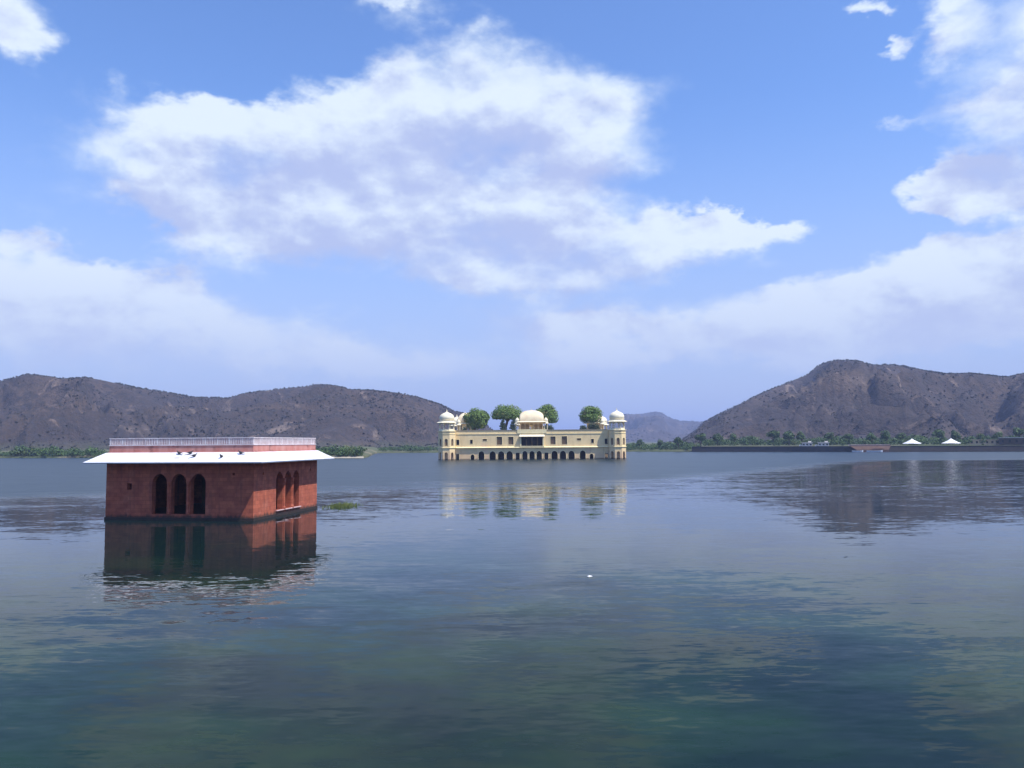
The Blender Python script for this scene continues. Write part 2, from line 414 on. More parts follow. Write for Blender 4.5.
tag(mb.build('promenade', 'road'), kind='structure')
# the promenade parapet stays below and behind the camera

def hill(name, ridge, foot, dist, seed, amp=1.0, step=.11, rows=64, nsc=230.):
    a0, a1 = ridge[0][0], ridge[-1][0]; n = int((a1-a0)/step)+1
    mb = MB(); pts = []
    back = 14
    for i in range(n):
        a = a0+(a1-a0)*i/(n-1); tz = lerp_tab(ridge, a)
        Rd = dist*(1+.05*math.sin(a*.35+seed)); Fd = foot(a) if callable(foot) else foot
        zr = max(0, Rd*tz) + 5.8
        row = []
        for j in range(rows+back):
            t = j/(rows-1)
            r = Fd+(Rd-Fd)*t
            x, y, _ = pol(a, r)
            g = min(t, 1)
            w = fbm(x/nsc*.8, y/nsc*.8, seed+3, 3)
            sp = 1-abs(fbm(x/nsc+w*.6, y/nsc*.7+w*.4, seed, 5))*2.0      # spurs and gullies
            prof = .55*g + .45*g*g*(3-2*g)
            rel = (sp-.55)*(.62*amp)*math.sin(math.pi*min(1, g))**.8
            zz = zr*max(0, prof+rel*.9)
            zz = min(zz, (zr-5.8)*(r/Rd)*.995+5.8 if t < 1 else 1e9) if t < .97 else zr*prof
            zz += fbm(x/28, y/28, seed+9, 4)*zr*.014*min(1, g*3)
            if t > 1: zz = zr*(1-(t-1)*3.2) + fbm(x/40, y/40, seed, 3)*zr*.02
            row.append((x, y, max(zz, -2)-(1.5 if j == 0 else 0)))
        pts.append(row)
    k = rows+back
    for row in pts: mb.v += row
    for i in range(n-1):
        for j in range(k-1):
            mb.f.append((i*k+j, (i+1)*k+j, (i+1)*k+j+1, i*k+j+1))
    o = mb.build(name, 'hill', smooth=True); tag(o, kind='structure')
    return pts
LR = [(-62,.02),(-56,.06),(-50,.085),(-44,.07),(-38,.062),(-35,.06),(-32.06,.0673),(-30.74,.0749),(-29.85,.0741),(-28.94,.0717),(-27.53,.0736),(-26.35,.0703),(-25.09,.0661),(-23.87,.0619),(-22.56,.0584),(-21.29,.0547),(-19.14,.0533),(-18.32,.0584),(-17.25,.0621),(-15.9,.065),(-14.47,.0679),(-13.34,.0716),(-12.21,.0696),(-11.07,.0647),(-9.58,.0649),(-8.14,.0617),(-6.94,.0577),(-5.73,.0512),(-5.03,.0471),(-4.13,.0398),(-3.61,.0381),(-1.9,.0233),(-1.45,.0167),(-.52,.0025),(.3,-.004)]
CR = [(2.2,-.002),(3.31,.002),(5.06,.0127),(6.1,.0222),(7.76,.0333),(8.82,.0335),(9.88,.0364),(10.29,.0356),(10.82,.0291),(11.59,.0243),(13.02,.0235),(14.85,.017),(18.04,.0036),(19.5,-.002)]
RR = [(10.8,-.004),(11.52,.001),(12.54,.0128),(13.2,.0235),(14.39,.0344),(15.67,.045),(16.98,.0558),(18.5,.0666),(19.97,.0762),(20.48,.085),(21.23,.0899),(21.96,.0911),(23.13,.0885),(23.82,.0843),(24.73,.0841),(25.64,.0811),(26.97,.0744),(28.03,.0714),(29.53,.0701),(30.77,.0658),(31.27,.0646),(31.76,.0674),(34,.071),(37,.08),(42,.085),(48,.07),(54,.05),(60,.01)]
PL = hill('hill', LR, lambda a: 640 if a > -20 else 620, 1050, 1.3, nsc=170.)
PC = hill('hill', CR, 2100, 3500, 5.1, step=.06, nsc=420.)
PR = hill('hill', RR, lambda a: 640, 1250, 8.7, amp=1.2, nsc=210.)

def leaf_quads(mb, c, rad, n, size, bot=-.35, clumps=7, seed=None, shell=.5):
    """leaf clusters spread through an uneven crown made of clumps"""
    rnd = random.Random(seed) if seed is not None else random
    cl = []
    for i in range(clumps):
        while True:
            q = Vector((rnd.uniform(-1,1), rnd.uniform(-1,1), rnd.uniform(bot,1)))
            if q.length < 1: break
        s = rnd.uniform(.38, .58)
        q *= (1-s*.9)
        cl.append((q, s))
    for i in range(n):
        q, s = cl[rnd.randrange(len(cl))]
        d = Vector((rnd.gauss(0,1), rnd.gauss(0,1), rnd.gauss(0,1))).normalized()*(s*(shell+(1-shell)*rnd.random()**.5))
        p = q+d
        if p.z < bot: p.z = bot+rnd.random()*.1
        P_ = Vector((c[0]+p.x*rad[0], c[1]+p.y*rad[1], c[2]+p.z*rad[2]))
        nrm = (d+Vector((rnd.uniform(-.8,.8), rnd.uniform(-.8,.8), rnd.uniform(-.3,1.)))*.45).normalized()
        a = nrm.orthogonal().normalized(); b = nrm.cross(a); th = rnd.uniform(0, 6.28)
        a, b = a*math.cos(th)+b*math.sin(th), b*math.cos(th)-a*math.sin(th)
        sz = size*rnd.uniform(.6, 1.25); k = len(mb.v)
        mb.v += [tuple(P_-a*sz*.5), tuple(P_+b*sz*.32), tuple(P_+a*sz*.5), tuple(P_-b*sz*.32)]
        mb.f.append((k, k+1, k+2, k+3))

def scrub(pts, n, size, seed, name):
    rnd = random.Random(seed); mb = MB(); N = len(pts); K = 64
    for i in range(n):
        a = rnd.random()*(N-2); j = (1-rnd.random()**1.15)*(K-1) if rnd.random() > .07 else K-1.0001+rnd.uniform(-.4, .6)
        i0, j0 = int(a), int(j); fa, fj = a-i0, j-j0
        p = [Vector(q) for q in (pts[i0][j0], pts[i0+1][j0], pts[i0+1][j0+1], pts[i0][j0+1])]
        q = p[0]*(1-fa)*(1-fj)+p[1]*fa*(1-fj)+p[2]*fa*fj+p[3]*(1-fa)*fj
        if q.z < 2 or rnd.random() > .62 + 1.6*fbm(q.x/60, q.y/60, seed, 3): continue
        s = size*rnd.uniform(.5, 1.3)
        leaf_quads(mb, (q.x, q.y, q.z+s*.3), (s, s, s*.8), 7, s*1.3, bot=-.3, clumps=2, seed=rnd.random())
    tag(mb.build(name, 'scrub'), 'dark dry thorn scrub scattered over the hillside', 'scrub', kind='stuff')
scrub(PL, 25000, 1.3, 11, 'scrub')
scrub(PR, 25000, 1.45, 12, 'scrub')
scrub(PC, 2500, 3.4, 13, 'scrub')

# ------------------------------------------------------------------ haze
mb = MB().box(-9500, 9500, -9500, 9500, -6, 170)
hz = mb.build('haze', None if False else 'dark'); hz.data.materials.clear()
hm = bpy.data.materials.new('lake_haze'); hm.use_nodes = True
hn = hm.node_tree; hn.nodes.clear(); hb = NB(hn)
pv = hb.n('ShaderNodeVolumePrincipled'); pv.inputs['Color'].default_value = (.5, .63, 1, 1); pv.inputs['Density'].default_value = .00021
ho = hb.n('ShaderNodeOutputMaterial'); hn.links.new(pv.outputs[0], ho.inputs['Volume'])
hz.data.materials.append(hm)
tag(hz, 'pale blue haze over the lake and hills', 'haze', kind='stuff')

# ------------------------------------------------------------------ the red pavilion in the water
pv_ = empty('water_pavilion', (-19.85, 63.2, 0), 0, label='half-submerged red sandstone pavilion with a broad white eave, standing alone in the near water', cat='pavilion')
ang = R(-9); pv_.rotation_euler = (0, 0, ang)
S_ = 12.4                                           # local: near corner at origin, front face along -x, right face along +y
def face_holes(cs, extra):
    return [arch(c, 1.27, .46, 3.6, 11, .12, 0) for c in cs] + extra
cs = [4.58, 6.2, 7.82]
def sq(cx, cz, s, h=None): return rect(cx-s/2, cx+s/2, cz-(h or s)/2, cz+(h or s)/2)
TH = .5
mb = MB().panel((-S_, 0, 0), (1,0,0), TH, 0, S_, -1.5, 5.12, face_holes(cs, [sq(2.0, 2.6, .42, .5), sq(10.75, 3.55, .2)]))
mb.build('wall', 'red', pv_)
mb = MB().panel((0, 0, 0), (0,1,0), TH, TH, S_, -1.5, 5.12, face_holes(cs, [sq(1.6, 3.55, .2), sq(10.9, 3.55, .2)]))
mb.build('wall', 'red', pv_)
mb = MB().panel((0, S_, 0), (-1,0,0), TH, TH, S_-TH, -1.5, 5.12, [])
mb.build('wall', 'red', pv_)
mb = MB().panel((-S_, S_, 0), (0,-1,0), TH, 0, S_-TH, -1.5, 5.12, [sq(2, 2.6, .4)])
mb.build('wall', 'red', pv_)
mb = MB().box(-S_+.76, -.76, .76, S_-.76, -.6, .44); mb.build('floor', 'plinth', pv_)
# inner chamber wall seen through the arches
mb = MB().box(-S_+5.2, -5.2, 5.2, S_-5.2, .45, 5.0); mb.build('inner_chamber', 'shade_plaster', pv_)
mb = MB()
for (x0, x1, y0, y1) in ((-S_-.06, .06, -.06, 0), (0, .06, 0, S_+.06), (-S_-.06, -S_, 0, S_+.06), (-S_, 0, S_, S_+.06)):
    mb.box(x0, x1, y0, y1, -1.2, .2)
mb.build('plinth', 'plinth', pv_)
for (o, ux, sx, sy) in (((-S_, 0, 0), (1,0,0), 1, 0), ((0, 0, 0), (0,1,0), 0, 1)):
    mb = MB()
    if sx: continue
    mb.box(0, .12, 3.9, 8.7, .42, .49)
    mb.build('sill', 'lattice', pv_)
# pier shafts between the arches, slender columns with caps
for c in (5.39, 7.01):
    for side in (0, 1):
        mb = MB()
        x, y = ((-S_+c), -.03) if side == 0 else (.03, c)
        mb.lathe([(.13, .46), (.15, .6), (.10, .75), (.095, 2.6), (.14, 2.75), (.17, 2.95), (.17, 3.02)], 10, x, y)
        mb.build('column', 'red', pv_, smooth=False)
def eave_ring(e, z, y0=0):
    return [(-S_-e, -e, z), (e, -e, z), (e, S_+e, z), (-S_-e, S_+e, z)]
mb = MB()
mb.ring_solid([eave_ring(-.3, 5.02), eave_ring(1.18, 4.42), eave_ring(1.22, 4.51), eave_ring(.06, 5.24), eave_ring(-.3, 5.26)], cap=False)
mb.build('eave', 'white', pv_)
# corbels under the eave
mb = MB().box(-S_-.1, .1, -.1, 0, 4.86, 5.02); mb.box(0, .1, 0, S_+.1, 4.86, 5.02)
mb.build('roof', 'white', pv_) if False else None
mb = MB().box(-S_+.05, -.05, .05, S_-.05, 5.14, 5.30); mb.build('roof', 'parapet', pv_)
# parapet: pink band below, lattice panels between white rails above
i_ = .12
def ring_box(mb, e0, e1, z0, z1):
    mb.ring_solid([eave_ring(e0, z0), eave_ring(e0, z1)], cap=False); n = len(mb.v)
    mb.ring_solid([eave_ring(e1, z0), eave_ring(e1, z1)], cap=False)
    A, B = n-8, n
    for j in range(4):
        k2 = (j+1) % 4
        mb.f.append((A+j, A+k2, B+k2, B+j)); mb.f.append((A+4+j, A+4+k2, B+4+k2, B+4+j))
mb = MB(); ring_box(mb, -i_, -i_-.35, 5.31, 5.78); par = mb.build('parapet', 'parapet', pv_)
mb = MB(); ring_box(mb, -i_-.06, -i_-.22, 5.85, 6.32); mb.build('lattice_panel', 'lattice', par)
mb = MB(); ring_box(mb, -i_+.04, -i_-.3, 5.78, 5.85); mb.build('lower_rail', 'rail', par)
mb = MB(); ring_box(mb, -i_+.03, -i_-.27, 6.32, 6.39); mb.build('upper_rail', 'rail', par)
rnd = random.Random(4)
for side in range(4):
    mb = MB(); nb_ = 84
    for j in range(nb_):
        t = (j+.5)/nb_*(S_-2*i_) + i_ + rnd.uniform(-.02, .02); w = .022 if j % 7 else .05; d = .05
        z1 = 6.315
        if side == 0: mb.box(-S_+t-w, -S_+t+w, i_-.01, i_+.055, 5.855, z1)
        if side == 1: mb.box(-i_-.055, -i_+.01, t-w, t+w, 5.855, z1)
        if side == 2: mb.box(-S_+t-w, -S_+t+w, S_-i_-.055, S_-i_+.01, 5.855, z1)
        if side == 3: mb.box(-S_+i_-.01, -S_+i_+.055, t-w, t+w, 5.855, z1)
    mb.build('balusters', 'rail', par)

# pigeons on the eave
def bird(lab, u, out, rz, up_=0, z=None):
    mb = MB()
    rings = []
    prof = [(-.17,.01,.02),(-.10,.045,.0),(-.02,.075,.0),(.06,.07,.015),(.11,.045,.06),(.135,.035,.10),(.16,.03,.115),(.185,.008,.105)]
    for x, r, zz in prof:
        rings.append([(x, r*math.cos(t), zz+.1+r*math.sin(t)*1.05) for t in [2*math.pi*q/10 for q in range(10)]])
    mb.ring_solid(rings)
    e0 = -math.tan(R(25))
    o = mb.build('bird', 'bird', None, smooth=True)
    tl = MB(); tl.ring_solid([[(-.12,-.03,.10),(-.12,.03,.10),(-.12,.03,.12),(-.12,-.03,.12)], [(-.30,-.045,.06),(-.30,.045,.06),(-.30,.045,.07),(-.30,-.045,.07)]]); tl.build('tail', 'bird', o)
    for s in (-1, 1):
        lg = MB().tube((.02, .025*s, .0), (.02, .025*s, .06), .007, .009, 5); lg.build('leg', 'bird', o)
        wg = MB(); wg.ring_solid([[(.08,.055*s,.10),(.08,.075*s,.12),(.08,.05*s,.15)], [(-.05,.07*s,.09),(-.05,.085*s,.12),(-.05,.04*s,.16)], [(-.2,.03*s,.09),(-.2,.04*s,.10),(-.2,.02*s,.11)]]); wg.build('wing', 'bird', o)
    lx, ly = -S_+u, -out
    zz = 5.24-(out-.06)/1.16*.73
    wx = -19.85 + lx*math.cos(ang) - ly*math.sin(ang); wy = 63.2 + lx*math.sin(ang)+ly*math.cos(ang)
    o.location = (wx, wy, (z if z is not None else zz)+.005); o.rotation_euler = (0, 0, rz); o.scale = (1.25, 1.25, 1.25)
    tag(o, lab, 'bird', 'birds perched on the white eave')
bird('dark bird on the white eave of the red pavilion, leftmost of the five', 6.35, .30, R(160))
bird('dark bird on the white eave, second from the left of the five', 7.28, .28, R(10))
bird('dark bird sitting lower on the white eave, middle one of the five', 7.80, .62, R(20))
bird('dark bird facing the lake on the white eave, second from the right of the five', 10.1, .72, R(-100))
bird('dark bird on the white eave nearest the pavilion corner, rightmost of the five', 11.45, .30, R(165))

# ------------------------------------------------------------------ the palace
PX = .3537
pal = empty('palace', (6.9, 290, 0), label='long cream lake palace with domed corner towers and arcades, standing far out in the water', cat='palace')
HW, DP = 29.2, 52.0
low = []
for off, w, zt, kind in ((0,5.3,2.95,'a'),(7.1,5.3,2.95,'a'),(14.3,4,2.35,'r'),(22.4,6.3,2.95,'a'),(30.8,6.3,2.95,'a'),(39.3,6.3,2.95,'a'),(50.5,5.8,3.0,'a'),(59.3,3.8,1.9,'a'),(74.2,3.2,2.1,'r')):
    for s in ((1,) if off == 0 else (-1, 1)): low.append((off*s*PX, w*PX, zt, kind))
upw = []
for off, w, z0, z1, kind in ((21,5.0,5.25,8.0,'jali'),(32.4,5.2,5.2,8.05,'jali'),(60.4,2.6,5.6,7.05,'dark'),(74,2.9,5.2,7.1,'dark'),(47,4.0,6.6,7.3,'jali')):
    for s in (-1, 1): upw.append((off*s*PX, w*PX, z0, z1, kind))
LG = 3.75
holes = [(arch(c, w, -.6, zt, 8, .1) if k == 'a' else rect(c-w/2, c+w/2, -.6, zt)) for c, w, zt, k in low]
holes += [rect(c-w/2, c+w/2, z0, z1) for c, w, z0, z1, k in upw] + [rect(-LG, LG, 4.75, 7.95)]
WT = .7
mb = MB().panel((0, 0, 0), (1,0,0), WT, -HW, HW, -1.5, 10.35, holes)
fw_ = mb.build('front_wall', 'cream', pal)
# side and back walls carry the same ground-floor arcade
def plain_holes(half):
    h = []
    x = -half+4
    while x < half-3:
        h.append(arch(x, 2.1, -.6, 2.9, 8, .1)); h.append(rect(x-.8, x+.8, 5.3, 7.9)); x += 3.9
    return h
M_side = [((HW, DP/2, 0), (0,1,0), DP/2), ((0, DP, 0), (-1,0,0), HW), ((-HW, DP/2, 0), (0,-1,0), DP/2)]
for o, ux, half in M_side:
    in_ = half - WT - .02 if ux[1] else half
    mb = MB().panel(o, ux, WT, -in_, in_, -1.5, 10.35, plain_holes(half-2)); w_ = mb.build('side_wall' if ux[1] else 'back_wall', 'cream', pal)
mb = MB().box(-HW+5.5, HW-5.5, 5.5, DP-5.5, -1.0, 9.2); mb.build('inner_wall', 'shade_plaster', pal)
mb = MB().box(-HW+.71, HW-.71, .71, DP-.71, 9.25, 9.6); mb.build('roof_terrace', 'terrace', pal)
mb = MB().box(-HW+.71, HW-.71, .71, 5.49, 4.05, 4.35); mb.build('floor', 'shade_plaster', pal)
# arch surrounds and windows: parts of the front wall
for c, w, zt, k in low:
    mb = MB()
    if k == 'a': arch_trim(mb, (0, 0, 0), (1,0,0), c, w, .05, zt, .16, .07, 8, .1)
    else:
        mb.box(c-w/2-.12, c-w/2, -.05, .1, .05, zt); mb.box(c+w/2, c+w/2+.12, -.05, .1, .05, zt); mb.box(c-w/2-.12, c+w/2+.12, -.05, .1, zt+.003, zt+.13)
    mb.build('arch_surround' if k == 'a' else 'door_frame', 'cream2', fw_)
for c, w, z0, z1, k in upw:
    mb = MB()
    e = .12
    mb.box(c-w/2-e, c-w/2, -.06, .1, z0-e, z1+e); mb.box(c+w/2, c+w/2+e, -.06, .1, z0-e, z1+e)
    mb.box(c-w/2, c+w/2, -.06, .1, z1, z1+e); mb.box(c-w/2, c+w/2, -.06, .1, z0-e, z0)
    mb.build('window_frame', 'cream2', fw_)
    mb = MB()
    if k == 'jali':
        mb.box(c-w/2+.001, c+w/2-.001, .28, .36, z0+.001, z1-.001)
        n = max(2, int(w/.3))
        for q in range(1, n): mb.box(c-w/2+w*q/n-.03, c-w/2+w*q/n+.03, .22, .279, z0+.01, z1-.01)
        for q in range(1, 4): mb.box(c-w/2+.01, c+w/2-.01, .2, .219, z0+(z1-z0)*q/4-.04, z0+(z1-z0)*q/4+.04)
        mb.build('window_screen', 'jali', fw_)
    else:
        mb.box(c-w/2+.001, c+w/2-.001, .55, .62, z0+.001, z1-.001); mb.box(c-.04, c+.04, .48, .549, z0+.01, z1-.01)
        mb.build('shutter', 'dark', fw_)
for c in (-1.9, 0, 1.9):
    mb = MB().lathe([(.2,4.75),(.2,5.0),(.12,5.1),(.11,7.4),(.2,7.6),(.26,7.949)], 10, c, .3); mb.build('loggia_column', 'jali', fw_)
mb = MB().ring_solid([[(-4.3,.0,8.25),(4.3,.0,8.25),(4.3,.0,8.75),(-4.3,.0,8.75)], [(-4.5,-1.2,7.98),(4.5,-1.2,7.98),(4.5,-1.2,8.08),(-4.5,-1.2,8.08)]])
mb.build('loggia_eave', 'dome', fw_)
mb = MB().box(-4.2, -3.78, -.5, -.01, 4.75, 7.95); mb.box(3.78, 4.2, -.5, -.01, 4.75, 7.95); mb.box(-4.3, 4.3, -.6, -.01, 4.45, 4.74)
mb.build('loggia_frame', 'cream2', fw_)
# string course (a sloping ledge), upper moulding and coping, on all four sides
def belt(name, e, z0, z1, zt, mat, parent=pal, gap=True):
    mb = MB()
    def prism(x0, x1, y0, y1): mb.box(x0, x1, y0, y1, z0, z1)
    g = 2.6
    prism(-HW+g, HW-g, -e, -.003); prism(-HW+g, HW-g, DP+.003, DP+e)
    prism(HW+.003, HW+e, g, DP-g); prism(-HW-e, -HW-.003, g, DP-g)
    return mb.build(name, mat, parent)
mb = MB()
for ya, yb in ((-.003, -.62), (DP+.003, DP+.62)):
    mb.ring_solid([[(-HW+2.4,ya,4.2),(HW-2.4,ya,4.2),(HW-2.4,ya,4.55),(-HW+2.4,ya,4.55)], [(-HW+2.4,yb,4.12),(HW-2.4,yb,4.12),(HW-2.4,yb,4.22),(-HW+2.4,yb,4.22)]])
for xa, xb in ((HW+.003, HW+.62), (-HW-.003, -HW-.62)):
    mb.ring_solid([[(xa,2.4,4.2),(xa,DP-2.4,4.2),(xa,DP-2.4,4.55),(xa,2.4,4.55)], [(xb,2.4,4.12),(xb,DP-2.4,4.12),(xb,DP-2.4,4.22),(xb,2.4,4.22)]])
mb.build('string_course', 'cream2', pal)
belt('moulding', .14, 8.92, 9.12, 0, 'cream2')
belt('coping', .12, 10.2, 10.42, 0, 'terrace')
belt('lower_moulding', .1, 3.42, 3.55, 0, 'cream2')
# pilasters across the front
for px in (-47+6.6, 47-6.6, -26.6, 26.6):
    pass
# panels of the parapet over the centre
mb = MB().box(-5.2, 5.2, -.22, -.125, 9.16, 10.6); mb.build('centre_parapet', 'cream2', pal)

# corner towers
def make_tower(cx, cy):
    n8 = 8; ap = 2.9; sd_ = 2*ap*math.tan(math.pi/8)
    mb = MB()
    for i in range(8):
        t = -math.pi/2 + i*math.pi/4
        c = Vector((math.cos(t)*ap, math.sin(t)*ap, 0)); ux = (-math.sin(t), math.cos(t), 0)
        mb.panel(c, ux, .4, -sd_/2+.003, sd_/2-.003, -1.5, 9.9, [arch(0, 1.15, -.6, 2.7, 8, .15), arch(0, 1.1, 4.95, 7.45, 8, .15)])
    tw = mb.build('tower', 'cream', pal, loc=(cx, cy, 0))
    mb = MB().lathe([(ap/math.cos(math.pi/8)-.45, 9.5), (ap/math.cos(math.pi/8)-.45, 9.88)], 8, ph=math.pi/8); mb.build('tower_floor', 'terrace', tw)
    mb = MB().lathe([(1.5, -1), (1.5, 9.4)], 8, ph=math.pi/8); mb.build('stair_core', 'cream', tw)
    for i in range(8):
        t = -math.pi/2 + i*math.pi/4
        c = Vector((math.cos(t)*ap, math.sin(t)*ap, 0)); ux = (-math.sin(t), math.cos(t), 0)
        mb = MB(); arch_trim(mb, c, ux, 0, 1.1, 4.95, 7.45, .14, .06, 8, .15); mb.build('window_surround', 'cream2', tw)
        if i in (0, 1, 7):
            mb = MB().panel(c+Vector((-math.cos(t), -math.sin(t), 0))*.22, ux, .06, -.53, .53, 4.96, 7.2, []); mb.build('window_screen', 'jali', tw)
    oc = lambda r, z: (r/math.cos(math.pi/8), z)
    for z0, z1, e in ((4.1, 4.35, .25), (8.95, 9.1, .12), (9.91, 10.15, .25)):
        mb = MB().lathe([oc(ap+.003, z0), oc(ap+e, z0+.08), oc(ap+e, z1), oc(ap+.003, z1+.05)], 8, ph=math.pi/8, cap=(z0 > 9.5)); mb.build('tower_moulding', 'cream2', tw)
    # open kiosk: eight columns, railing, eave, drum and onion dome
    for i in range(8):
        t = math.pi/8 + i*math.pi/4; x, y = 2.65*math.cos(t), 2.65*math.sin(t)
        mb = MB().lathe([(.24,10.2),(.24,10.5),(.15,10.6),(.14,12.4),(.26,12.7),(.3,13.05)], 8, x, y); mb.build('column', 'dome', tw)
        t2 = t+math.pi/4; x2, y2 = 2.65*math.cos(t2), 2.65*math.sin(t2)
        c = Vector(((x+x2)/2, (y+y2)/2, 0)); ux = Vector((x2-x, y2-y, 0)); L = ux.length/2-.16
        mb = MB().panel(c, ux, .1, -L, L, 10.16, 10.85, []); mb.build('railing', 'dome', tw)
        mb = MB().panel(c, ux, .2, -L, L, 12.2, 13.04, [[(-L+.01,12.21),(L-.01,12.21)]+[(L*.97*math.cos(a), 12.22+.5*math.sin(a)) for a in [math.pi*k/8 for k in range(9)]]]); mb.build('arch', 'dome', tw)
    mb = MB().lathe([oc(2.2, 13.3), oc(3.45, 12.98), oc(3.45, 13.08), oc(2.6, 13.5)], 8, ph=math.pi/8); mb.build('eave', 'dome', tw)
    mb = MB().lathe([(2.55,13.45),(2.55,13.9),(2.68,13.95),(2.68,14.1)], 32); mb.build('drum', 'dome', tw, smooth=False)
    prof = [(2.5,14.12),(2.62,14.5),(2.62,14.95),(2.48,15.4),(2.2,15.8),(1.75,16.18),(1.2,16.45),(.7,16.65),(.35,16.85),(.18,17.1)]
    mb = MB().lathe(prof, 32); mb.build('dome', 'dome', tw, smooth=True)
    mb = MB().lathe([(.1,17.08),(.22,17.25),(.1,17.4),(.16,17.55),(.04,17.7),(.015,18.1)], 10); mb.build('finial', 'dome', tw)
    return tw
TW = make_tower(-30.0, -.4)
for cx, cy in ((30.0, -.4), (-30.0, DP+.4), (30.0, DP+.4)):
    t = copy_tree(TW, pal); t.location = (cx, cy, 0)

# bangla-roofed pavilions over the middle of each side
def make_bangla():
    hw, hd = 4.15, 2.9
    mb = MB()
    mb.panel((0, -hd, 0), (1,0,0), .35, -hw, hw, 9.62, 13.3, [arch(c, 1.35, 10.4, 12.8, 9, .12) for c in (-3.1, -1.55, 0, 1.55, 3.1)])
    mb.panel((0, hd, 0), (-1,0,0), .35, -hw, hw, 9.62, 13.3, [rect(-.5, .5, 10.9, 12.3)])
    for s in (-1, 1):
        mb.panel((s*hw, 0, 0), (0, s, 0), .35, -hd+.36, hd-.36, 9.62, 13.3, [arch(c, 1.3, 10.4, 12.8, 9, .12) for c in (-1.2, 1.2)])
    b = mb.build('rooftop_pavilion', 'cream', pal, loc=(0, 5.2, 0))
    mb = MB(); rings = []; n = 24; m = 20
    for i in range(n+1):
        s = -1+2*i/n; rid = (1-abs(s*.93)**2.6)**.5; ring = []
        for j in range(m+1):
            t = -1+2*j/m
            ring.append((s*hw*1.03, t*hd*1.12, 13.55 + 3.9*(.30+.70*rid)*(max(0, 1-abs(t)**2.3))**.62))
        rings.append(ring+[(s*hw*1.03, hd*1.1, 13.4), (s*hw*1.03, -hd*1.1, 13.4)])
    mb.ring_solid(rings); mb.build('roof', 'bangla', b, smooth=True)
    # eave whose corners sweep down
    mb = MB(); rings = []
    for k, (ex, z) in enumerate(((.0, 13.32), (1.0, 13.12), (1.0, 13.22), (.2, 13.56), (-.2, 13.6))):
        rings.append([(sx*(hw+ex), sy*(hd+ex), z) for sx, sy in ((-1,-1),(1,-1),(1,1),(-1,1))])
    mb.ring_solid(rings, cap=False); mb.build('eave', 'dome', b)
    mb = MB().box(-hw-.3, hw+.3, -hd-.5, hd+.5, 9.61, 10.0); mb.build('plinth', 'cream2', b)
    for s in (-1, 0, 1):
        zt = 17.4 if s == 0 else 16.2
        mb = MB().lathe([(.16,zt-.1),(.2,zt+.1),(.06,zt+.25),(.1,zt+.4),(.02,zt+.8)], 8, s*2.6, 0); mb.build('finial', 'dome', b)
    for s in (-1, 1):
        mb = MB()
        for dx_, dy_ in ((-.5,-.5),(.5,-.5),(.5,.5),(-.5,.5)): mb.box(s*5.1+dx_-.1, s*5.1+dx_+.1, -2.2+dy_-.1, -2.2+dy_+.1, 9.61, 12.6)
        mb.lathe([(1.05,12.6),(1.1,12.7),(.8,12.95),(.72,13.4),(.78,13.9),(.6,14.3),(.3,14.6),(.06,14.9)], 16, s*5.1, -2.2)
        mb.build('side_turret', 'dome', b)
    return b
BG = make_bangla()
for x, y, rz in ((0, DP-5.2, math.pi), (HW-4.2, DP/2, math.pi/2), (-HW+4.2, DP/2, -math.pi/2)):
    t = copy_tree(BG, pal); t.location = (x, y, 0); t.rotation_euler = (0, 0, rz)

# ------------------------------------------------------------------ trees on the palace roof garden
def tree(name, loc, crown, rad, trunk_h, n, size, label, cat='tree', group=None, mat='leaf', seed=1, lean=(0,0), bot=-.45, clumps=14, limbs=6):
    """loc is the foot; crown = crown centre height above the foot"""
    t = empty(name, loc, label=label, cat=cat, group=group)
    rnd = random.Random(seed)
    mb = MB(); x, y, z = 0, 0, 0; r = max(.12, rad[0]*.075)
    top = (lean[0], lean[1], trunk_h)
    mb.tube((0,0,-.3), (lean[0]*.4, lean[1]*.4, trunk_h*.55), r*1.25, r, 8); mb.tube((lean[0]*.4, lean[1]*.4, trunk_h*.53), top, r, r*.8, 8)
    mb.build('trunk', 'bark', t)
    mb = MB()
    for i in range(limbs):
        a = 2*math.pi*i/limbs+rnd.uniform(-.3,.3); q = (lean[0]+math.cos(a)*rad[0]*.55, lean[1]+math.sin(a)*rad[1]*.55, crown+rad[2]*rnd.uniform(-.1,.5))
        mid = tuple((top[k]+q[k])/2+(.3 if k == 2 else 0) for k in range(3))
        mb.tube((top[0], top[1], top[2]-.25), mid, r*.6, r*.4, 6); mb.tube(mid, q, r*.42, r*.15, 5)
    mb.build('limbs', 'bark', t)
    mb = MB(); leaf_quads(mb, (lean[0], lean[1], crown), rad, int(n*1.7), size*1.1, bot=bot, clumps=clumps, seed=seed, shell=.35)
    mb.build('crown', mat, t)
    return t
G = 'broad trees on the palace roof garden'
tree('garden_tree', (-14.2, 312, 9.6), 5.3, (5.7, 5.2, 4.7), 2.2, 6500, .62, 'round green tree on the palace roof beside the left domed tower', 'tree', G, seed=3, bot=-.85, clumps=22)
tree('garden_tree', (-3.0, 313, 9.6), 6.6, (7.2, 6.0, 4.9), 4.6, 6000, .6, 'wide umbrella-shaped tree on the palace roof just left of the central pavilion', 'tree', G, seed=5, lean=(1.2, 0), bot=-.25, clumps=22)
tree('garden_tree', (13.2, 313, 9.6), 6.3, (5.9, 5.2, 5.2), 3.8, 5200, .6, 'rounded tree on the palace roof just right of the central pavilion', 'tree', G, seed=8, bot=-.5, clumps=20)
tree('garden_tree', (30.1, 313, 9.6), 6.4, (4.8, 4.8, 4.1), 4.0, 4800, .55, 'compact ball-crowned tree on the palace roof beside the right domed tower', 'tree', G, seed=11, bot=-.7, clumps=18)
